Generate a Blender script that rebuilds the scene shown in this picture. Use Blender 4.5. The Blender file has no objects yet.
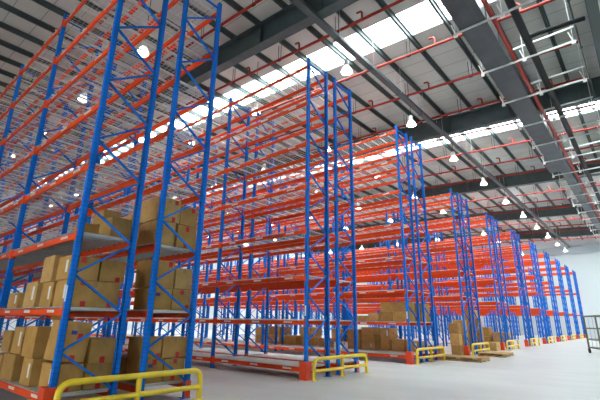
import bpy, math, random
from mathutils import Vector
random.seed(7)
S = bpy.context.scene
COL = S.collection
PI = math.pi

# ------------------------------------------------------------------ materials
def mat(name, color, rough=0.5, metal=0.0, spec=0.5):
    m = bpy.data.materials.new(name); m.use_nodes = True
    b = m.node_tree.nodes['Principled BSDF']
    b.inputs['Base Color'].default_value = (*color, 1)
    b.inputs['Roughness'].default_value = rough
    b.inputs['Metallic'].default_value = metal
    b.inputs['Specular IOR Level'].default_value = spec
    return m

def noise_color(m, c1, c2, scale=8.0, detail=4.0, lo=.35, hi=.65, stretch=(1, 1, 1)):
    nt = m.node_tree; n = nt.nodes; l = nt.links
    b = n['Principled BSDF']
    tc = n.new('ShaderNodeTexCoord'); mp = n.new('ShaderNodeMapping'); nz = n.new('ShaderNodeTexNoise'); r = n.new('ShaderNodeValToRGB')
    mp.inputs['Scale'].default_value = stretch
    nz.inputs['Scale'].default_value = scale; nz.inputs['Detail'].default_value = detail
    r.color_ramp.elements[0].position = lo; r.color_ramp.elements[1].position = hi
    r.color_ramp.elements[0].color = (*c1, 1); r.color_ramp.elements[1].color = (*c2, 1)
    l.new(tc.outputs['Object'], mp.inputs['Vector']); l.new(mp.outputs['Vector'], nz.inputs['Vector'])
    l.new(nz.outputs['Fac'], r.inputs['Fac']); l.new(r.outputs['Color'], b.inputs['Base Color'])
    return m

def stripes(m, axis, period, width, c_line, fade=1.0):
    """thin seams across the base colour, every `period` metres along an object axis"""
    nt = m.node_tree; n = nt.nodes; l = nt.links
    b = n['Principled BSDF']
    tc = n.new('ShaderNodeTexCoord'); sp = n.new('ShaderNodeSeparateXYZ')
    md = n.new('ShaderNodeMath'); md.operation = 'PINGPONG'; md.inputs[1].default_value = period / 2
    lt = n.new('ShaderNodeMath'); lt.operation = 'LESS_THAN'; lt.inputs[1].default_value = width / 2
    fm = n.new('ShaderNodeMath'); fm.operation = 'MULTIPLY'; fm.inputs[1].default_value = fade
    mx = n.new('ShaderNodeMix'); mx.data_type = 'RGBA'
    l.new(tc.outputs['Object'], sp.inputs[0]); l.new(sp.outputs[axis], md.inputs[0]); l.new(md.outputs[0], lt.inputs[0])
    l.new(lt.outputs[0], fm.inputs[0]); l.new(fm.outputs[0], mx.inputs['Factor'])
    src = b.inputs['Base Color']
    if src.is_linked:
        l.new(src.links[0].from_socket, mx.inputs['A'])
    else:
        mx.inputs['A'].default_value = src.default_value
    mx.inputs['B'].default_value = (*c_line, 1)
    l.new(mx.outputs['Result'], b.inputs['Base Color'])
    return m

M = {}
M['blue'] = stripes(mat('blue_powder_coat', (.006, .155, .64), .55, 0, .1), 2, .075, .012, (.008, .11, .48))
M['brace'] = mat('blue_brace_paint', (.006, .150, .62), .55, 0, .1)
M['orange'] = noise_color(mat('orange_powder_coat', (.78, .075, .011), .45, 0, .18), (.74, .068, .010), (.84, .085, .013), 3)
M['guard_red'] = mat('red_orange_guard_paint', (.74, .06, .012), .4)
M['label'] = mat('white_location_label', (.75, .75, .72), .5)
M['galv'] = noise_color(mat('galvanised_steel', (.5, .52, .52), .42, .15), (.54, .56, .55), (.70, .72, .71), 5)
M['deck'] = noise_color(mat('galvanised_deck', (.5, .52, .52), .5, .2), (.48, .50, .49), (.62, .64, .63), 4)
M['yellow'] = noise_color(mat('yellow_guard_paint', (.82, .60, .02), .35), (.78, .55, .015), (.86, .65, .03), 6)
M['card'] = noise_color(mat('brown_cardboard', (.40, .24, .09), .75, 0, .2), (.42, .235, .068), (.52, .30, .095), 5)
M['card2'] = noise_color(mat('tan_cardboard', (.47, .30, .13), .75, 0, .2), (.48, .285, .10), (.57, .36, .14), 5)
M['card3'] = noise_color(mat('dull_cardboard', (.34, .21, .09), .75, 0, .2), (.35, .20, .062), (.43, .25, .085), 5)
M['tape'] = mat('brown_packing_tape', (.36, .21, .08), .3)
M['paper'] = mat('white_paper', (.72, .72, .70), .6)
M['red'] = mat('red_sticker', (.60, .012, .008), .5)
M['blueink'] = mat('blue_ink', (.03, .05, .30), .5)
M['wood'] = noise_color(mat('pallet_timber', (.42, .27, .12), .7, 0, .2), (.36, .21, .08), (.50, .33, .15), 3, 4, .35, .65, (1, 8, 8))
M['floor'] = noise_color(mat('sealed_concrete', (.5, .52, .53), .36, 0, .35), (.49, .51, .505), (.59, .61, .605), .45, 7, .3, .7, (1, 2.2, 1))
M['roof'] = stripes(noise_color(mat('roof_sheet', (.55, .54, .53), .6, 0, .3), (.47, .495, .465), (.55, .575, .54), .6), 1, 1.0, .035, (.22, .23, .23), .8)
M['steel'] = noise_color(mat('grey_green_steel_paint', (.05, .075, .078), .5), (.042, .064, .068), (.058, .086, .09), 2)
M['purlin'] = mat('dark_purlin_paint', (.06, .082, .082), .5, 0, .3)
M['tray'] = mat('grey_cable_tray', (.055, .075, .083), .45, .1)
M['duct'] = noise_color(mat('dark_grey_duct', (.055, .062, .07), .5), (.048, .055, .062), (.066, .073, .082), 2)
M['pipe_red'] = mat('red_sprinkler_pipe', (.30, .02, .010), .45, 0, .3)
M['pipe_black'] = mat('black_insulated_pipe', (.008, .009, .011), .6, 0, .25)
M['wall'] = stripes(mat('white_wall_panel', (.60, .65, .66), .6, 0, .3), 0, 5.8, .06, (.60, .64, .70))
M['fascia'] = mat('pale_grey_fascia', (.38, .42, .45), .5)
M['cart'] = mat('grey_green_cart_steel', (.13, .145, .11), .45, .3)
M['rubber'] = mat('black_rubber', (.015, .015, .017), .7)
M['teal'] = mat('pale_teal_plastic', (.25, .50, .55), .4)
M['cable'] = mat('dark_cable', (.03, .03, .03), .6)
M['paint_mark'] = noise_color(mat('worn_yellow_floor_paint', (.66, .60, .28), .5), (.52, .51, .42), (.74, .66, .26), 9)

def emit_mat(name, color, s):
    m = mat(name, color, .4); b = m.node_tree.nodes['Principled BSDF']
    b.inputs['Emission Color'].default_value = (*color, 1); b.inputs['Emission Strength'].default_value = s
    return m
M['bulb'] = emit_mat('lit_lamp_diffuser', (1, .95, .86), 60)
M['shade'] = emit_mat('glowing_acrylic_shade', (1, .96, .88), .5)

def skylight_mat():
    m = bpy.data.materials.new('translucent_roof_sheet'); m.use_nodes = True
    nt = m.node_tree; nt.nodes.clear()
    o = nt.nodes.new('ShaderNodeOutputMaterial'); mx = nt.nodes.new('ShaderNodeMixShader')
    a = nt.nodes.new('ShaderNodeBsdfTransparent'); b = nt.nodes.new('ShaderNodeBsdfTranslucent')
    a.inputs['Color'].default_value = (.96, 1, .995, 1)
    b.inputs['Color'].default_value = (.85, .92, .95, 1); mx.inputs[0].default_value = .35
    nt.links.new(a.outputs[0], mx.inputs[1]); nt.links.new(b.outputs[0], mx.inputs[2]); nt.links.new(mx.outputs[0], o.inputs[0])
    return m
M['skylight'] = skylight_mat()

# ------------------------------------------------------------------ mesh builder
class MB:
    def __init__(s): s.v = []; s.f = []; s.m = []; s.sm = []; s.mats = []
    def mi(s, m):
        if m not in s.mats: s.mats.append(m)
        return s.mats.index(m)
    def add(s, v, f, m, smooth=False):
        k = len(s.v); i = s.mi(m); s.v += [tuple(p) for p in v]
        for q in f: s.f.append([k + a for a in q]); s.m.append(i); s.sm.append(smooth)
    def box(s, x0, x1, y0, y1, z0, z1, m, bev=0.0):
        if bev <= 0:
            v = [(x, y, z) for z in (z0, z1) for y in (y0, y1) for x in (x0, x1)]
            s.add(v, [(0, 2, 3, 1), (4, 5, 7, 6), (0, 1, 5, 4), (2, 6, 7, 3), (0, 4, 6, 2), (1, 3, 7, 5)], m)
            return
        b = bev; v = []; ids = {}
        for sx in (0, 1):
            for sy in (0, 1):
                for sz in (0, 1):
                    X = (x0, x1)[sx]; Y = (y0, y1)[sy]; Z = (z0, z1)[sz]
                    dx = b if sx == 0 else -b; dy = b if sy == 0 else -b; dz = b if sz == 0 else -b
                    for a, p in enumerate(((X, Y + dy, Z + dz), (X + dx, Y, Z + dz), (X + dx, Y + dy, Z))):
                        ids[sx, sy, sz, a] = len(v); v.append(p)
        f = []
        I = lambda *k: ids[k]
        for q in (0, 1):
            f.append([I(q, 0, 0, 0), I(q, 0, 1, 0), I(q, 1, 1, 0), I(q, 1, 0, 0)][::1 if q == 0 else -1])
            f.append([I(0, q, 0, 1), I(1, q, 0, 1), I(1, q, 1, 1), I(0, q, 1, 1)][::1 if q == 0 else -1])
            f.append([I(0, 0, q, 2), I(0, 1, q, 2), I(1, 1, q, 2), I(1, 0, q, 2)][::1 if q == 0 else -1])
        for a in (0, 1):
            for c in (0, 1):
                f.append([I(0, a, c, 1), I(1, a, c, 1), I(1, a, c, 2), I(0, a, c, 2)])
                f.append([I(a, 0, c, 0), I(a, 1, c, 0), I(a, 1, c, 2), I(a, 0, c, 2)])
                f.append([I(a, c, 0, 0), I(a, c, 1, 0), I(a, c, 1, 1), I(a, c, 0, 1)])
                for d in (0, 1): f.append([I(a, c, d, 0), I(a, c, d, 1), I(a, c, d, 2)])
        s.add(v, f, m)
    def tube(s, pts, r, m, n=8, cap=True):
        P = [Vector(p) for p in pts]; rings = []
        up = Vector((0, 0, 1)); 
        d0 = (P[1] - P[0]).normalized()
        if abs(d0.z) > .9: up = Vector((1, 0, 0))
        nrm = (up - d0 * up.dot(d0)).normalized(); v = []
        for i, p in enumerate(P):
            a = (P[i] - P[i - 1]).normalized() if i else None
            b = (P[i + 1] - P[i]).normalized() if i < len(P) - 1 else None
            d = (a + b).normalized() if a is not None and b is not None else (a if b is None else b)
            nrm = (nrm - d * nrm.dot(d)).normalized(); bn = d.cross(nrm)
            for k in range(n):
                t = 2 * PI * k / n; v.append(p + (nrm * math.cos(t) + bn * math.sin(t)) * r)
        f = []
        for i in range(len(P) - 1):
            for k in range(n):
                f.append((i * n + k, i * n + (k + 1) % n, (i + 1) * n + (k + 1) % n, (i + 1) * n + k))
        s.add(v, f, m, True)
        if cap:
            s.add(v[:n], [tuple(range(n))[::-1]], m); s.add(v[-n:], [tuple(range(n))], m)
    def bar(s, a, b, w, h, m):
        """rectangular bar from a to b, w across, h thick"""
        a = Vector(a); b = Vector(b); d = (b - a).normalized()
        up = Vector((1, 0, 0)) if abs(d.x) < .9 else Vector((0, 0, 1))
        u = (up - d * up.dot(d)).normalized(); n = d.cross(u); v = []
        for p in (a, b):
            for q, t in ((-1, -1), (1, -1), (1, 1), (-1, 1)): v.append(p + u * q * w / 2 + n * t * h / 2)
        s.add(v, [(0, 1, 2, 3), (7, 6, 5, 4), (0, 4, 5, 1), (1, 5, 6, 2), (2, 6, 7, 3), (3, 7, 4, 0)], m)
    def lathe(s, prof, m, c=(0, 0, 0), n=20, cap0=False, cap1=False):
        v = []; f = []
        for r, z in prof:
            for k in range(n):
                t = 2 * PI * k / n; v.append((c[0] + r * math.cos(t), c[1] + r * math.sin(t), c[2] + z))
        for i in range(len(prof) - 1):
            for k in range(n): f.append((i * n + k, i * n + (k + 1) % n, (i + 1) * n + (k + 1) % n, (i + 1) * n + k))
        s.add(v, f, m, True)
        if cap0: s.add(v[:n], [tuple(range(n))[::-1]], m)
        if cap1: s.add(v[-n:], [tuple(range(n))], m)
    def mesh(s, name):
        me = bpy.data.meshes.new(name); me.from_pydata(s.v, [], s.f)
        for m in s.mats: me.materials.append(m)
        me.polygons.foreach_set('material_index', s.m); me.polygons.foreach_set('use_smooth', s.sm); me.update()
        return me

def link(name, me, parent=None, loc=None):
    o = bpy.data.objects.new(name, me); COL.objects.link(o)
    if parent: o.parent = parent
    if loc: o.location = loc
    return o
def tag(o, label=None, cat=None, group=None, kind=None):
    if label: o['label'] = label
    if cat: o['category'] = cat
    if group: o['group'] = group
    if kind: o['kind'] = kind
    return o
def empty(name, loc, label, cat, group=None, rz=0):
    o = bpy.data.objects.new(name, None); COL.objects.link(o); o.location = loc; o.rotation_euler = (0, 0, rz)
    o.empty_display_size = .2
    return tag(o, label, cat, group)
def structure(name, mb):
    return tag(link(name, mb.mesh(name)), kind='structure')

# ------------------------------------------------------------------ layout numbers (metres)
W, GAP, PITCH, BAY_NEAR, BAY_FAR = 1.0, .393, 5.794, 3.386, 3.72
X0, X1, Y0, Y1 = -46.0, 14.0, -14.0, 64.0
SL = .05                                   # roof rises towards -x
roofz = lambda x, z0: z0 - SL * x
ORD = ['zeroth', 'first', 'second', 'third', 'fourth', 'fifth', 'sixth', 'seventh', 'eighth', 'ninth', 'tenth', 'eleventh', 'twelfth',
       'thirteenth', 'fourteenth', 'fifteenth', 'sixteenth', 'seventeenth', 'eighteenth', 'nineteenth', 'twentieth', 'twenty-first', 'twenty-second',
       'twenty-third', 'twenty-fourth', 'twenty-fifth', 'twenty-sixth', 'twenty-seventh', 'twenty-eighth', 'twenty-ninth', 'thirtieth']

# ------------------------------------------------------------------ the setting
b = MB(); b.box(X0, X1, Y0, Y1, -.2, 0, M['floor']); structure('floor', b)
b = MB(); b.box(X0, X1, Y1, Y1 + .25, 0, 15.6, M['wall']); structure('wall_back', b)
b = MB(); b.box(X0 - .25, X0, Y0, Y1, 0, 15.6, M['wall']); structure('wall_left', b)
b = MB()
b.box(X1, X1 + .25, Y0, Y1, 3.0, 13, M['wall']); b.box(X1, X1 + .25, Y0, 24, 0, 3.0, M['wall'])
y = 24                                          # unseen openings between piers, added so daylight brightens the far end
while y < Y1:
    b.box(X1, X1 + .25, y, min(y + 4.6, Y1), 0, 3.0, M['wall']); y += 7.2
structure('wall_right', b)
b = MB(); b.box(X0, X1, Y0 - .25, Y0, 5.0, 15.6, M['wall'])
for xa, xb in ((X0, 1.0), (5.0, X1)): b.box(xa, xb, Y0 - .25, Y0, 0, 5.0, M['wall'])   # unseen opening added behind the camera to let in frontal daylight
structure('wall_front', b)
b = MB(); b.box(X0, X1, Y1 - .35, Y1, 10.9, 11.9, M['fascia']); b.box(X0, X1, Y1 - .5, Y1 - .35, 10.8, 11.0, M['fascia']); structure('trim_1', b)

# roof sheets between the skylight strips
SKY = [(9.6 + 11.6 * k, 11.1 + 11.6 * k) for k in range(0, 5)]
def sheet(name, y0, y1, m, th=.06, z0=12.9):
    b = MB(); n = 20
    v = []
    for i in range(n + 1):
        x = X0 + (X1 - X0) * i / n
        for y in (y0, y1):
            for t in (0, th): v.append((x, y, roofz(x, z0) + t))
    f = []
    for i in range(n):
        a = 4 * i
        f += [(a, a + 2, a + 6, a + 4), (a + 1, a + 5, a + 7, a + 3), (a, a + 4, a + 5, a + 1), (a + 2, a + 3, a + 7, a + 6)]
    f += [(0, 1, 3, 2), (4 * n, 4 * n + 2, 4 * n + 3, 4 * n + 1)]
    b.add(v, f, m)
    return structure(name, b)
yy = Y0
for i, (a, c) in enumerate(SKY):
    sheet('ceiling', yy, a, M['roof']); sheet('window_%d' % (i + 1), a, c, M['skylight'], .03); yy = c
sheet('ceiling', yy, Y1, M['roof'])

# purlins (along y) and girders (along x)
k = 0
x = 13.2
while x > X0:
    b = MB(); zt = roofz(x, 12.9); h = .22
    b.box(x - .012, x + .012, Y0, Y1, zt - h, zt, M['purlin'])
    b.box(x - .07, x + .012, Y0, Y1, zt - h, zt - h + .02, M['purlin'])
    b.box(x - .012, x + .07, Y0, Y1, zt - .02, zt - .001, M['purlin'])
    structure('roof_purlin', b); x -= 1.5
for gy in [-5.2 + 11.87 * k for k in range(0, 6)]:
    b = MB()
    def slab(y0, y1, za, zb):
        v = [(x, y, roofz(x, z)) for x in (X0, X1) for y in (y0, y1) for z in (za, zb)]
        b.add(v, [(0, 1, 3, 2), (4, 6, 7, 5), (0, 4, 5, 1), (2, 3, 7, 6), (0, 2, 6, 4), (1, 5, 7, 3)], M['steel'])
    slab(gy - .2, gy + .2, 11.6, 11.64); slab(gy - .2, gy + .2, 12.58, 12.62); slab(gy - .012, gy + .012, 11.64, 12.58)
    x = X1 - 2
    while x > X0:
        b.box(x - .01, x + .01, gy - .19, gy + .19, roofz(x, 11.64), roofz(x, 12.58), M['steel']); x -= 3.0
    structure('roof_girder', b)
b = MB(); b.box(7.08, 7.10, Y0, Y1, 11.0, 12.5, M['purlin']); b.box(6.95, 7.25, Y0, Y1, 10.96, 11.0, M['purlin']); b.box(6.95, 7.25, Y0, Y1, 12.42, 12.46, M['purlin'])
structure('roof_girder', b)

# ------------------------------------------------------------------ racks
LEV = {'near': [.22, 1.47, 2.67, 3.89, 5.07, 6.28, 7.49, 8.62],
       'tall': [.22, 1.35, 2.50, 3.76, 5.06, 6.40, 7.73, 9.02],
       'low': [2.60, 5.16, 7.74], 'mid': [2.60, 3.85, 5.16, 6.45, 7.74]}
HT = {'near': 8.91, 'tall': 9.31, 'low': 8.05}
cache = {}
def post_mesh(H, flip):
    key = ('post', H, flip)
    if key not in cache:
        b = MB(); s = 1 if not flip else -1; t = .011; d = .088; w = .041   # open channel, web towards the aisle
        ya, yb = sorted((0, s * t)); b.box(-w, w, ya, yb, 0, H, M['blue'])
        for sx in (-1, 1):
            xa, xb = sorted((sx * w, sx * (w - t))); y1, y2 = sorted((s * t, s * d)); b.box(xa, xb, y1, y2, 0, H, M['blue'])
            xa, xb = sorted((sx * w, sx * (w - .03))); y1, y2 = sorted((s * (d - t), s * d)); b.box(xa, xb, y1, y2, 0, H, M['blue'])
        ya, yb = sorted((-s * .02, s * .13)); b.box(-.075, .075, ya, yb, 0, .012, M['blue'])
        cache[key] = b.mesh('post')
    return cache[key]
def brace_mesh(H):
    key = ('brace', H)
    if key not in cache:
        b = MB(); ya, yb = .06, W - .06; z = .30; p = 0; st = .583; m = M['brace']
        b.bar((0, ya, .16), (0, yb, .16), .045, .03, m)
        while z + st < H - .15:
            y0, y1 = (yb, ya) if p % 2 == 0 else (ya, yb)
            b.bar((0, y0, z), (0, y1, z + st), .045, .03, m); z += st; p += 1
        b.bar((0, ya, H - .16), (0, yb, H - .16), .045, .03, m)
        cache[key] = b.mesh('upright_frame')
    return cache[key]
def beam_geo(b, x0, x1, side, z, labels, hook=True):
    """side -1: aisle face at y=0 ; +1: the other face at y=W"""
    s = side; yf = 0 if s < 0 else W; o = -s
    def bx(xa, xb, ya, yb, za, zb, m, bev=0):
        p, q = sorted((yf + o * ya, yf + o * yb)); b.box(xa, xb, p, q, za, zb, m, bev)
    bx(x0 + .046, x1 - .046, .02, .070, z - .055, z + .052, M['orange'], .008)
    bx(x0 + .046, x1 - .046, .04, .085, z + .02, z + .05, M['orange'])
    if hook:
        for xa, xb, xm in ((x0 + .043, x0 + .049, x0), (x1 - .049, x1 - .043, x1)):
            bx(xa, xb, -.004, .09, z - .1, z + .1, M['orange'])
            p, q = sorted((xa if xm == x0 else xb, xm + (.004 if xm == x0 else -.004))); bx(p, q, -.007, -.001, z - .1, z + .1, M['orange'])
    if labels:
        n = 3
        for i in range(n):
            c = x0 + (x1 - x0) * (i + .5) / n
            bx(c - .15, c + .15, .0165, .0195, z - .012, z + .032, M['label'])
def beam_mesh(side, labels, BAY):
    key = ('beam', side, labels, BAY)
    if key not in cache:
        b = MB(); beam_geo(b, -BAY, 0, side, 0, labels); cache[key] = b.mesh('beam')
    return cache[key]
def deck_mesh(n, BAY, solid=False):
    key = ('deck', n, BAY, solid)
    if key not in cache:
        b = MB()
        for q in range(n):
            x = -BAY * q - .09; e = -BAY * (q + 1) + .09
            if solid:
                while x - .19 > e:
                    b.box(x - .185, x, .0, W, .068, .078, M['deck']); b.box(x - .185, x - .175, .07, W - .07, .03, .068, M['deck']); b.box(x - .01, x, .07, W - .07, .03, .068, M['deck'])
                    x -= .215
            else:
                xa = -BAY * q - .09
                while x - .05 > e:                                   # bright support bars front to back
                    b.box(x - .05, x, .0, W, .056, .078, M['galv']); x -= .40
                x = xa - .10
                while x > e:                                         # wire mesh lying on them
                    b.box(x - .003, x + .003, .0, W, .078, .084, M['galv']); x -= .10
                for k in range(9): b.box(e, xa, .05 + k * .1125 - .003, .05 + k * .1125 + .003, .083, .089, M['galv'])
        cache[key] = b.mesh('shelf_deck')
    return cache[key]
def foot_guard_mesh():
    if 'fg' not in cache:
        b = MB(); m = M['guard_red']
        b.box(-.10, .12, -.10, -.085, 0, .42, m); b.box(.105, .12, -.085, .12, 0, .42, m); b.box(-.10, -.085, -.085, .12, 0, .42, m)
        b.box(-.13, .15, -.13, .14, 0, .012, m)
        b.box(-.085, .105, -.085, -.02, .30, .42, m)
        cache['fg'] = b.mesh('foot_guard')
    return cache['fg']
def toe_mesh():
    if 'toe' not in cache:
        b = MB(); m = M['guard_red']
        b.box(.055, .063, W - .11, W + .008, 0, .30, m); b.box(-.06, .063, W + .001, W + .009, 0, .30, m)
        cache['toe'] = b.mesh('foot_guard')
    return cache['toe']

def rack(row, run):
    typ = 'near' if row == 0 else ('tall' if row < 3 else 'low')
    bays = 6 if row == 0 else (10 if row < 3 else 7)
    y0 = row * PITCH + run * (W + GAP); H = HT[typ]; L = LEV['mid' if 3 <= row <= 6 else typ]
    side = 'near' if run == 0 else 'far'; BAY = BAY_NEAR if row == 0 else BAY_FAR
    if row == 0:
        lab = 'tall blue and orange pallet rack holding cartons, ' + ('on the aisle side closest to the camera' if run == 0 else 'backing the closest one, its far side')
    else:
        lab = '%s half of the %s double pallet rack row past the loaded one, blue and orange' % (side, ORD[row])
    r = empty('pallet_rack', (0, y0, 0), lab, 'pallet rack', 'back-to-back pallet racks in parallel rows')
    for i in range(bays + 1):
        x = -BAY * i
        f = link('upright_frame', brace_mesh(H), r, (x, 0, 0))
        link('post', post_mesh(H, False), f); link('post', post_mesh(H, True), f, (0, W, 0))
        if i == 0: f0 = f; link('foot_guard', foot_guard_mesh() if run == 0 else toe_mesh(), f)
    if row < 3 and run == 0:
        b = MB(); b.box(-.022, .022, -.003, .0, 1.62 if row == 0 else 1.52, 1.86 if row == 0 else 1.78, M['label']); link('location_label', b.mesh('location_label'), f0)
    solo = bays if row == 0 or row > 2 else 6
    rest = MB()
    for i in range(bays):
        for z in L:
            for s in (-1, 1):
                if i < solo: link('beam', beam_mesh(s, row < 3 and s == (-1 if run == 0 else 1), BAY), r, (-BAY * i, 0, z))
                else: beam_geo(rest, -BAY * (i + 1), -BAY * i, s, z, False)
            if row < 3: link('shelf_deck', deck_mesh(1, BAY, z < (3 if row == 0 else 1)), r, (-BAY * i, 0, z))
    if rest.v: tag(link('beam', rest.mesh('beam'), r), kind='stuff')
    if row >= 3:
        for z in L: link('shelf_deck', deck_mesh(bays, BAY), r, (0, 0, z))
    return r
for row in range(11):
    for run in (0, 1): rack(row, run)

# ------------------------------------------------------------------ end guards
GL, GH, GR = 2.42, .49, .047
def guard_parts():
    out = []
    b = MB(); rc = .16; pts = [(0, 0, 0), (0, 0, GH - rc)]
    pts += [(0, rc - rc * math.cos(t), GH - rc + rc * math.sin(t)) for t in [PI / 2 * q / 5 for q in range(1, 6)]]
    pts += [(0, GL - rc + rc * math.sin(t), GH - rc + rc * math.cos(t)) for t in [PI / 2 * q / 5 for q in range(0, 6)]]
    pts += [(0, GL, 0)]
    b.tube(pts, GR, M['yellow'], 12); out.append(('bent_rail', b.mesh('bent_rail')))
    b = MB(); b.tube([(0, .03, .21), (0, GL - .03, .21)], GR * .9, M['yellow'], 12); out.append(('lower_rail', b.mesh('lower_rail')))
    b = MB(); b.tube([(0, GL / 2, 0), (0, GL / 2, GH - .02)], GR * .95, M['yellow'], 12); out.append(('middle_post', b.mesh('middle_post')))
    for yb in (0, GL / 2, GL):
        b = MB(); b.box(-.09, .09, yb - .09, yb + .09, 0, .012, M['yellow'], .003)
        for q in (-.065, .065): b.lathe([(.012, .012), (.012, .024)], M['galv'], (q, yb + q * .0 + .065, 0), 8, False, True); b.lathe([(.012, .012), (.012, .024)], M['galv'], (q, yb - .065, 0), 8, False, True)
        out.append(('base_plate', b.mesh('base_plate')))
    return out
GP = guard_parts()
for row in range(10):
    lab = 'yellow tubular floor guard across the end of the loaded rack row' if row == 0 else 'yellow tubular floor guard across the end of the %s rack row past the loaded one' % ORD[row]
    g = empty('guard_rail', (.27, row * PITCH + .03, 0), lab, 'guard rail', 'yellow guard rails at the rack ends')
    for n, me in GP: link(n, me, g)

# worn dotted paint lines on the floor round each rack end
for row in range(0, 4):
    b = MB(); yr = row * PITCH
    for k in range(20):
        y = yr - .4 + k * .155
        if random.random() < .85: b.box(.78 + random.uniform(-.01, .01), .85, y, y + .085, .0005, .002, M['paint_mark'])
    for k in range(10):
        x = -.62 + k * .155; b.box(x, x + .085, yr + 2.95, yr + 3.02, .0005, .002, M['paint_mark'])
    structure('floor_marking', b)

# ------------------------------------------------------------------ cartons
def carton(loc, sx, sy, sz, label, rz=0, tilt=0, m='card', red=None, white=False, blue=False, group=None, detail=True):
    """sx,sy,sz: size; loc is the bottom corner with the largest x and the smallest y (the end facing the cross aisle is +x)"""
    b = MB(); b.box(-sx, 0, 0, sy, 0, sz, M[m], .008)
    c = link('carton', b.mesh('carton')); c.location = loc; c.rotation_euler = (tilt, 0, rz)
    tag(c, label, 'carton', group)
    b = MB(); b.box(-sx + .006, -.006, sy / 2 - .03, sy / 2 + .03, sz - .001, sz + .0012, M['tape']); b.box(-.001, .0012, sy / 2 - .03, sy / 2 + .03, sz - .10, sz - .004, M['tape'])
    link('tape', b.mesh('tape'), c)
    for q in (red or []):
        py, pz = q; b = MB(); w, h = .08, .10
        b.box(-.001, .002, sy * py - w / 2, sy * py + w / 2, max(.006, sz * pz - h / 2), min(sz - .012, sz * pz + h / 2), M['red']); link('red_sticker', b.mesh('red_sticker'), c)
    if blue:
        b = MB(); b.box(-.001, .002, sy * .38 - .05, sy * .38 + .04, sz * .72 - .03, sz * .72 + .03, M['blueink']); link('blue_mark', b.mesh('blue_mark'), c)
    if white:
        b = MB(); b.box(-sx * .33, -sx * .17, -.002, .001, sz * .30, sz * .82, M['paper']); link('shipping_label', b.mesh('shipping_label'), c)
    return c
R0B = W + GAP
G = 'cartons on the loaded near rack'
zg, z1, z2 = .22 + .079, 1.47 + .079, 2.67 + .079
# near run, ground level, end bay
carton((-.14, .095, zg), .58, .41, .40, 'brown carton with white label, bottom corner of near rack behind the red foot guard', red=[(.45, .12)], white=True, group=G)
carton((-.12, .53, zg), .58, .44, .38, 'brown carton, bottom shelf end, second in from the red foot guard', red=[(.5, .10)], group=G)
carton((-.14, .09, zg + .445), .58, .40, .60, 'tall leaning brown carton with blue and red marks, upper stack by aisle post', tilt=-.09, red=[(.62, .62), (.5, .08)], blue=True, white=True, group=G)
carton((-.12, .55, zg + .385), .58, .42, .38, 'brown carton beside the tall leaning one, under the first shelf', red=[(.5, .14)], group=G)
carton((-1.05, .06, zg), .62, .46, .42, 'brown carton with white label on bottom shelf, left of the corner one', white=True, red=[(.6, .6)], group=G, rz=-.08)
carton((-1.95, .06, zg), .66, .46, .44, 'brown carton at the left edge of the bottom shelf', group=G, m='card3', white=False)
carton((-1.20, .08, zg + .43), .55, .46, .50, 'brown open-topped carton with raised flap on second layer of bottom shelf', group=G, m='card', white=False)
b = MB(); b.bar((-.02, .02, .50), (-.02, .02, .50), .01, .01, M['card']) if False else b.box(-.55, 0, .0, .008, 0, .22, M['card']); fl = link('flap', b.mesh('flap'), bpy.data.objects[[o.name for o in COL.objects if o.name.startswith('carton')][-1]]); fl.location = (0, .46, .50); fl.rotation_euler = (.5, 0, 0)
carton((-1.85, .08, zg + .45), .50, .46, .46, 'brown carton with white label, second layer, left of the open-topped one', white=True, group=G)
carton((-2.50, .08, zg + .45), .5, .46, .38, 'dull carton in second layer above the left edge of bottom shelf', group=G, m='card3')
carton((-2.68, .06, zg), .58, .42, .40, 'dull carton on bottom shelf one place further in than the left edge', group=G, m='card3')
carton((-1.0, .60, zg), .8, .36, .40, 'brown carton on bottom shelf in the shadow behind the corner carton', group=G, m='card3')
# near run, first shelf
carton((-.10, .06, z1), .55, .82, .42, 'wide brown carton on first shelf end with two red stickers at bottom', red=[(.30, .10), (.82, .10), (.25, .93)], white=True, group=G)
carton((-.12, .03, z1 + .425), .52, .46, .38, 'brown carton on top of the wide carton, beside the aisle post', red=[(.42, .86)], white=True, group=G)
carton((-.13, .52, z1 + .425), .52, .43, .37, 'brown carton on top of the wide one, nearer the back post', red=[(.72, .10)], group=G, m='card')
carton((-.78, .06, z1), .50, .5, .42, 'brown carton with white label, first shelf, second from the post', white=True, group=G)
carton((-.95, .06, z1 + .43), .60, .62, .46, 'tallish plain carton standing on second layer of first shelf', group=G, m='card2', rz=-.05)
carton((-1.55, .06, z1), .60, .60, .46, 'tan carton with white label, first shelf, third from the post', white=True, group=G, m='card2')
o = carton((-2.55, .08, z1), .62, .5, .30, 'low brown carton with white label on first shelf at left edge', group=G, white=True)
# near run, second shelf: low cartons set back
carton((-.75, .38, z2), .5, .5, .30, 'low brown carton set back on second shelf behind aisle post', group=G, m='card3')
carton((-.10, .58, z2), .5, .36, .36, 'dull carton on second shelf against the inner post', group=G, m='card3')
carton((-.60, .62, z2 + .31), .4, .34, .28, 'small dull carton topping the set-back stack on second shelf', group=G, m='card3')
# far run, ground level
y = R0B
carton((-.10, y + .09, zg), .55, .40, .40, 'brown carton, bottom layer of far rack end, beside inner post', red=[(.55, .86)], blue=True, group=G)
carton((-.10, y + .51, zg), .55, .44, .39, 'brown carton, bottom layer of far rack end, beside outer post', red=[(.45, .12), (.5, .9)], group=G)
carton((-.12, y + .07, zg + .405), .55, .36, .36, 'brown carton, second layer of far rack end, beside inner post', red=[(.85, .1)], group=G, m='card')
carton((-.10, y + .44, zg + .405), .55, .52, .36, 'brown carton, second layer of far rack end, beside outer post', red=[(.62, .12)], group=G, m='card')
carton((-.75, y + .07, zg), .55, .8, .40, 'dull carton in shadow behind bottom layer of far rack end', group=G, m='card3')
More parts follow.
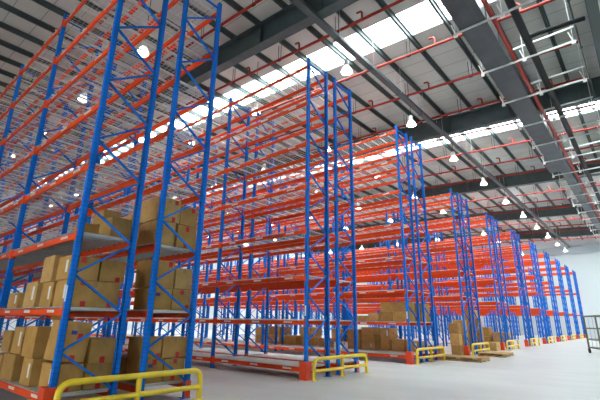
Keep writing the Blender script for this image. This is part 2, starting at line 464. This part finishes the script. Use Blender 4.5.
# far run, first shelf
carton((-.10, y + .06, z1), .55, .46, .38, 'brown carton with blue mark on first shelf of far rack end', blue=True, red=[(.12, .9)], group=G)
carton((-.10, y + .53, z1), .55, .42, .39, 'brown carton on first shelf of far rack end by outer post', red=[(.8, .15), (.5, .9)], group=G)
carton((-.10, y + .03, z1 + .39), .55, .50, .52, 'tall brown carton on second layer of far rack first shelf', red=[(.1, .1), (.8, .88)], group=G)
carton((-.10, y + .56, z1 + .40), .5, .38, .40, 'plain brown carton beside the tall one on far rack first shelf', group=G, m='card2')
# far run, second shelf
carton((-.10, y + .05, z2), 1.0, .40, .47, 'long brown carton on second shelf of far rack, lower inner', group=G, m='card2')
carton((-.10, y + .50, z2), .6, .45, .46, 'brown carton on second shelf of far rack, lower outer, two red stickers', red=[(.45, .14), (.5, .86)], group=G)
carton((-.10, y + .02, z2 + .475), 1.0, .50, .47, 'long brown carton on second shelf of far rack, upper inner', red=[(.72, .12), (.8, .88)], group=G, m='card2')
carton((-.12, y + .55, z2 + .475), .6, .40, .40, 'brown carton on second shelf of far rack, upper outer', red=[(.72, .84)], group=G)
carton((-1.2, y + .05, z2), .8, .8, .75, 'big tan carton deep in second shelf of far rack', group=G, m='card2')

# second row past the loaded one: block of cartons on its first shelf
y = 2 * PITCH; zr = 1.35 + .092
for run, nm in ((0, 'near'), (1, 'far')):
    yr = y + run * (W + GAP)
    for c in range(2):
        for l in range(2):
            carton((-.10 - c * .52, yr + .06 + .02 * l, zr + l * .35), .50, .8, .34, 'dull carton, %s layer, %s from end, lifted block on second row, %s half' % (['lower', 'upper'][l], ORD[c + 1], nm),
                   m=['card', 'card3', 'card'][(c + l) % 3], group='block of cartons on a first shelf mid-hall')
for c, (x, s, h) in enumerate(((-1.25, .42, .30), (-1.85, .4, .20))):
    z = zr + (.705 if x > -1 else 0)
    carton((x, y + .12, z), s, .6, h, ['brown carton left of the block on first shelf mid-hall', 'small tan carton furthest left on that first shelf mid-hall', 'brown carton on top of the block on first shelf mid-hall'][c], m='card2', group='block of cartons on a first shelf mid-hall')

# floor-level stock in the second and third rows
zf = .22 + .079
GF = 'cartons at floor level under the middle racks'
spec = [  # x, y offset row2 far run ..., sizes, layers, phrase
    (-.30, 1 * 0 + W + GAP + .1, .55, .7, .42, 1, 'nearest the rack end'),
    (-.95, W + GAP + .1, .52, .7, .46, 1, 'second from the rack end'),
    (-1.55, W + GAP + .1, .42, .7, .44, 2, 'third from the rack end'),
    (-2.25, W + GAP + .05, .62, .8, .30, 3, 'fourth from the rack end'),
    (-2.95, W + GAP + .05, .62, .8, .40, 2, 'fifth from the rack end'),
    (-3.85, W + GAP + .05, .6, .8, .40, 2, 'sixth from the rack end'),
    (-4.6, W + GAP + .05, .6, .8, .38, 1, 'seventh from the rack end'),
    (-5.6, W + GAP + .05, .7, .8, .42, 2, 'eighth from the rack end'),
    (-6.6, W + GAP + .05, .7, .8, .42, 1, 'ninth from the rack end'),
    (-7.6, W + GAP + .05, .7, .8, .42, 2, 'tenth from the rack end'),
    (-8.6, W + GAP + .05, .8, .8, .40, 2, 'eleventh from the rack end')]
for i, (x, yo, sx, sy, sz, n, ph) in enumerate(spec):
    for l in range(n):
        carton((x, y + yo, zf + l * sz * 1.01), sx, sy, sz - .01, 'brown carton low under second double row, stack %s%s' % (ph, '' if n == 1 else ', ' + ['bottom', 'middle' if n == 3 else 'top', 'top'][l]),
               m=random.choice(['card', 'card2', 'card2']), white=(i + l) % 3 == 0, red=[(.5, .5)] if i % 2 == 0 else None, group=GF)
carton((-3.0, y + .1, zf), .34, .5, .30, 'small white carton at floor level of second double row, near half', m='paper', group=GF)
# stacks standing on the floor at the mouths of the aisles further back
GA = 'carton stacks standing on the floor beyond the pallets'
for i, (x, yy, sx, sy, sz, n, ph) in enumerate([
    (-.04, 16.78, .42, .4, .47, 3, 'before the third rack row'), (-.75, 16.2, .55, .5, .42, 1, 'left of the tall stack before the third row'),
    (-.30, 20.6, .6, .6, .56, 3, 'just past the third rack row'), (.02, 22.0, .7, .8, .45, 1, 'low before the fourth rack row'), (-.9, 22.1, .7, .7, .72, 3, 'behind the low one before the fourth row'),
    (-1.3, 21.2, .6, .8, .8, 2, 'deep in the aisle past the third row'), (-.55, 27.2, 1.0, .9, .9, 1, 'past the fourth rack row'), (-1.7, 27.0, .8, .8, .6, 2, 'deeper past the fourth row')]):
    for l in range(n):
        carton((x - .03 * l, yy + .02 * l, l * sz), sx, sy, sz - .008, 'brown carton on the floor, stack %s%s' % (ph, '' if n == 1 else ', ' + (['bottom', 'middle', 'top'][l] if n == 3 else ['bottom', 'top'][l])),
               m=random.choice(['card', 'card2', 'card3']), red=[(.5, .5)] if l == 0 else None, group=GA)

# ------------------------------------------------------------------ timber pallets on the floor
def pallet(loc, lx, ly, rz, label):
    p = empty('wooden_pallet', loc, label, 'pallet', 'timber pallets lying on the floor', rz)
    n = max(7, int(ly / .14))
    for k in range(n):
        b = MB(); w = ly / n; b.box(-lx, 0, k * w + .012, (k + 1) * w - .012, .125, .15, M['wood'], .003); link('deck_board', b.mesh('deck_board'), p)
    for k in range(4):
        x = -lx + (lx - .1) * k / 3
        b = MB(); b.box(x, x + .1, 0, ly, .025, .125, M['wood'], .003); link('bearer', b.mesh('bearer'), p)
    for k in range(3):
        b = MB(); w = .12; y = (ly - w) * k / 2; b.box(-lx, 0, y, y + w, 0, .025, M['wood']); link('bottom_board', b.mesh('bottom_board'), p)
pallet((1.62, 14.14, 0), 2.1, 1.1, .0, 'long empty timber pallet on the floor just past the second rack row')
pallet((1.62, 17.5, 0), 1.15, 1.7, .05, 'empty timber pallet on the floor before the third row guard rail')

# ------------------------------------------------------------------ cage cart
ct = empty('cage_trolley', (4.58, 22.9, 0), 'tall grey-green steel cage trolley on black castors by the far wall', 'trolley', rz=.38)
cw, cd, chh = 1.7, 1.8, 1.86
for x in (0, cw):
    for y in (0, cd):
        b = MB(); b.tube([(x, y, .26), (x, y, chh)], .045, M['cart'], 8); link('corner_post', b.mesh('corner_post'), ct)
        b = MB()
        for sx in (-.043, .043): b.box(x + sx - .003, x + sx + .003, y - .03, y + .03, .10, .27, M['cart'])
        b.box(x - .05, x + .05, y - .04, y + .04, .252, .265, M['cart'])
        w = link('castor', b.mesh('castor'), ct)
        b = MB(); pr = [(x - .017, 0), (x + .017, 0)]; b.tube([(x - .035, y, .125), (x + .035, y, .125)], .125, M['rubber'], 16); link('wheel', b.mesh('wheel'), w)
for n, z in (('top_rail', chh), ('middle_rail', 1.25), ('lower_rail', .7)):
    b = MB(); b.tube([(0, 0, z), (cw, 0, z), (cw, cd, z), (0, cd, z), (0, 0, z)], .038, M['cart'], 8); link(n, b.mesh(n), ct)
b = MB(); b.box(-.03, cw + .03, -.03, cd + .03, .262, .32, M['cart'], .01); link('platform', b.mesh('platform'), ct)
b = MB()
for k in range(1, 9):
    x = cw * k / 9; b.tube([(x, cd, .28), (x, cd, chh)], .008, M['cart'], 6)
for k in range(1, 5):
    yk = cd * k / 5; b.tube([(cw, yk, .28), (cw, yk, chh)], .008, M['cart'], 6)
link('mesh_panel', b.mesh('mesh_panel'), ct)
b = MB(); b.box(0, .55, 0, .42, 0, .42, M['teal'], .02); b.box(-.02, .57, -.02, .44, .36, .40, M['teal'])
t = link('plastic_crate', b.mesh('plastic_crate')); t.location = (4.76, 23.94, .322); t.rotation_euler = (0, 0, .38); tag(t, 'pale teal plastic crate sitting low inside the cage trolley', 'crate')
b = MB(); b.box(0, .55, 0, .42, 0, .5, M['teal'], .02); b.box(-.02, .57, -.02, .44, .44, .48, M['teal'])
t = link('plastic_crate', b.mesh('plastic_crate')); t.location = (4.76, 23.94, .745); t.rotation_euler = (0, 0, .38); tag(t, 'pale teal plastic crate stacked on another in the cage trolley', 'crate')

# ------------------------------------------------------------------ high-bay lamps
LX, LY, LZ, DY, DX = -.2, 8.29, 10.2, 5.356, 4.85
TRZ = 11.3
def lamp_meshes():
    out = []
    b = MB(); b.lathe([(.20, 0), (.192, .07), (.165, .15), (.115, .225), (.08, .27)], M['shade'], (0, 0, 0), 20); out.append(('lamp_shade', b.mesh('lamp_shade')))
    b = MB(); b.lathe([(.0, -.03), (.10, -.022), (.175, 0), (.175, .012)], M['bulb'], (0, 0, 0), 20); out.append(('bulb', b.mesh('bulb')))
    b = MB(); b.lathe([(.09, .265), (.10, .29), (.10, .45), (.06, .50), (.0, .505)], M['galv'], (0, 0, 0), 14, True); out.append(('ballast', b.mesh('ballast')))
    return out
LM = lamp_meshes()
NL = {}
for i in range(8):
    for k in range(-1, 10):
        x = LX - DX * i; y = LY + DY * k
        if i == 0 and k == -1: continue
        lab = 'white glowing high-bay lamp, ' + ('%s out under the grey cable tray' % ORD[k + 1] if i == 0 else '%s out on the %s line left of the tray' % (ORD[k + 2], ORD[i]))
        lp = empty('high_bay_lamp', (x, y, LZ), lab, 'lamp', 'high-bay lamps hung in a grid')
        for n, me in LM: link(n, me, lp)
        b = MB(); top = (TRZ if i == 0 else roofz(x, 12.62)) - LZ
        b.tube([(0, 0, .5), (0, 0, top)], .012, M['cable'], 6); link('hanging_cord', b.mesh('hanging_cord'), lp)

# cable tray
tr = empty('cable_tray', (LX - .0, 0, TRZ), 'long grey cable tray running under the roof girders above the lamps', 'cable tray')
b = MB(); b.box(-.12, .12, -6, 61, 0, .008, M['tray']); b.box(-.12, -.11, -6, 61, .008, .14, M['tray']); b.box(.11, .12, -6, 61, .008, .14, M['tray']); link('channel', b.mesh('channel'), tr)
b = MB(); b.tube([(-.06, -6, .04), (-.06, 61, .04)], .03, M['cable'], 6); b.tube([(.03, -6, .04), (.03, 61, .04)], .03, M['cable'], 6); link('cables', b.mesh('cables'), tr)
for k in range(28):
    y = -4.3 + 2.4 * k
    if any(abs(y - (5.1 + 2.917 * q)) < .12 for q in range(-2, 19)): y += .25
    b = MB(); b.box(-.15, .15, y - .02, y + .02, -.03, 0, M['tray'])
    for s in (-.14, .14): b.tube([(s, y, 0), (s, y, 12.62 - TRZ)], .008, M['galv'], 6)
    link('hanger', b.mesh('hanger'), tr)

# ------------------------------------------------------------------ sprinkler pipes (along x)
for k in range(-2, 19):
    y = 5.1 + 2.917 * k
    if any(abs(y - (-5.2 + 11.87 * q)) < .3 for q in range(6)): y += .35
    if any(abs(y - (3.5 + 2.85 * q)) < .08 for q in range(22)): y += .16
    p = empty('sprinkler_pipe', (0, y, 0), 'red sprinkler pipe crossing under the roof, %s from the camera' % ORD[k + 3], 'pipe', 'red sprinkler pipes across the hall')
    b = MB(); b.tube([(X0 + .3, 0, roofz(X0, 11.9)), (6.5, 0, roofz(6.5, 11.9))], .055, M['pipe_red'], 10); link('pipe_run', b.mesh('pipe_run'), p)
    for q in range(15):
        x = 5.2 - 3.0 * q - (1.5 if k % 2 else 0); z = roofz(x, 11.9)
        b = MB(); b.tube([(x, 0, z), (x, 0, z + .30), (x - .05, 0, z + .38), (x - .22, 0, z + .40)], .04, M['pipe_red'], 8); link('riser', b.mesh('riser'), p)
        x -= 1.1; z = roofz(x, 11.9); zr_ = roofz(x, 12.62)
        b = MB(); b.tube([(x - .07, 0, z), (x - .07, 0, zr_)], .012, M['pipe_black'], 6); b.tube([(x + .07, 0, z), (x + .07, 0, zr_)], .012, M['pipe_black'], 6); b.box(x - .08, x + .08, -.03, .03, z - .065, z - .05, M['pipe_black']); link('hanger', b.mesh('hanger'), p)

# ------------------------------------------------------------------ services run: duct, pipes, trapeze hangers (along y)
ZB = 10.5
d = empty('air_duct', (0, 0, 0), 'wide dark grey rectangular air duct running overhead along the cross aisle', 'duct')
b = MB(); b.box(3.66, 4.47, -6, 23.8, ZB + .066, ZB + .52, M['duct']); b.box(3.95, 4.47, 25.8, 60, ZB + .066, ZB + .52, M['duct']); link('duct_body', b.mesh('duct_body'), d)
b = MB(); b.box(3.42, 4.5, 23.75, 25.85, ZB + .064, ZB + .54, M['duct'], .02); link('plenum_box', b.mesh('plenum_box'), d)
for k in range(46):
    y = -5 + 1.42 * k
    if 23.5 < y < 26: continue
    b = MB(); b.box(3.63 if y < 24 else 3.92, 4.50, y - .012, y + .012, ZB + .064, ZB + .545, M['duct']); link('flange', b.mesh('flange'), d)
b = MB(); b.box(4.24, 4.27, -6, 23.7, ZB + .063, ZB + .0665, M['tray']); link('seam_strip', b.mesh('seam_strip'), d)
p = empty('service_pipe', (0, 0, 0), 'long red pipe lying on the trapeze hangers beside the duct', 'pipe')
b = MB(); b.tube([(4.64, -6, ZB + .145), (4.64, 60, ZB + .145)], .075, M['pipe_red'], 12); link('pipe_run', b.mesh('pipe_run'), p)
for k in range(11):
    y = -3.6 + 5.7 * k; b = MB(); b.tube([(4.64, y - .09, ZB + .145), (4.64, y + .09, ZB + .145)], .092, M['pipe_red'], 12); link('coupling', b.mesh('coupling'), p)
p = empty('service_pipe', (0, 0, 0), 'thick black insulated pipe with a side branch, on the hangers', 'pipe')
b = MB(); b.tube([(5.22, -6, ZB + .19), (5.22, 60, ZB + .19)], .12, M['pipe_black'], 12); link('pipe_run', b.mesh('pipe_run'), p)
b = MB(); b.tube([(5.27, 11.2, ZB + .25), (5.55, 11.3, ZB + .33), (6.85, 11.5, ZB + .36)], .075, M['pipe_black'], 12); link('branch', b.mesh('branch'), p)
for k in range(22):
    y = 3.5 + 2.85 * k if k else 3.5
    if y > 60: break
    h = empty('trapeze_hanger', (0, y, 0), 'galvanised trapeze hanger under the duct, %s from the camera' % ORD[k + 1], 'hanger', 'trapeze hangers along the duct')
    for n, z, y_ in (('support_bar', ZB, 0), ('upper_bar', ZB + .57, .05)):
        b = MB(); b.box(3.45, 6.5, y_ - .022, y_ + .022, z, z + .006, M['galv']); b.box(3.45, 6.5, y_ - .022, y_ - .017, z + .006, z + .062, M['galv']); b.box(3.45, 6.5, y_ + .017, y_ + .022, z + .006, z + .062, M['galv']); link(n, b.mesh(n), h)
    for x in (3.5, 4.93, 6.42):
        b = MB(); b.tube([(x, 0, ZB - .03), (x, 0, roofz(x, 12.62))], .012, M['galv'], 6)
        b.box(x - .06, x + .06, -.04, .04, ZB - .09, ZB, M['label'])
        b.bar((x, 0, ZB + .02), (x - .10, 0, ZB + .42), .03, .07, M['label']); link('hanger_rod', b.mesh('hanger_rod'), h)
# conduit next to the long girder
p = empty('conduit', (0, 0, 0), 'thin galvanised conduit running beside the hall-length girder', 'conduit')
b = MB(); b.tube([(6.55, -6, ZB + .9), (6.55, 60, ZB + .9)], .03, M['tray'], 8); link('conduit_run', b.mesh('conduit_run'), p)
b = MB()
for k in range(20): b.box(6.5, 6.6, -4 + 3 * k, -3.95 + 3 * k, ZB + .86, ZB + .94, M['tray'])
link('clip', b.mesh('clip'), p)

# ------------------------------------------------------------------ daylight
w = bpy.data.worlds.new('World'); S.world = w; w.use_nodes = True
bg = w.node_tree.nodes['Background']; bg.inputs['Color'].default_value = (.96, 1, .995, 1); bg.inputs['Strength'].default_value = 6.0

# ------------------------------------------------------------------ camera
cam = bpy.data.cameras.new('camera'); co = bpy.data.objects.new('camera', cam); COL.objects.link(co)
yaw, pit, roll = math.radians(40.587), math.radians(16.874), math.radians(.813)
F = Vector((-math.sin(yaw) * math.cos(pit), math.cos(yaw) * math.cos(pit), math.sin(pit)))
R = Vector((math.cos(yaw), math.sin(yaw), 0)); U = R.cross(F)
R2 = R * math.cos(roll) + U * math.sin(roll); U2 = -R * math.sin(roll) + U * math.cos(roll)
from mathutils import Matrix
m4 = Matrix.Identity(4)
for i in range(3): m4[i][0] = R2[i]; m4[i][1] = U2[i]; m4[i][2] = -F[i]
m4.translation = Vector((6.868, -2.498, 1.370))
co.matrix_world = m4
cam.sensor_width = 36; cam.lens = 401.55 / 600 * 36; cam.clip_end = 300
S.camera = co
for o in S.objects:
    if o.parent is None and o.get('label') and not 4 <= len(o['label'].replace('-', ' ').split()) <= 16: print('LABEL', len(o['label'].split()), o['label'])

S.view_settings.view_transform = 'Standard'; S.view_settings.look = 'None'; S.view_settings.exposure = 1.82; S.view_settings.gamma = 1
S.view_settings.use_curve_mapping = False
S.cycles.use_denoising = True
S.cycles.max_bounces = 10; S.cycles.diffuse_bounces = 5; S.cycles.transparent_max_bounces = 12
S.cycles.sample_clamp_indirect = 6
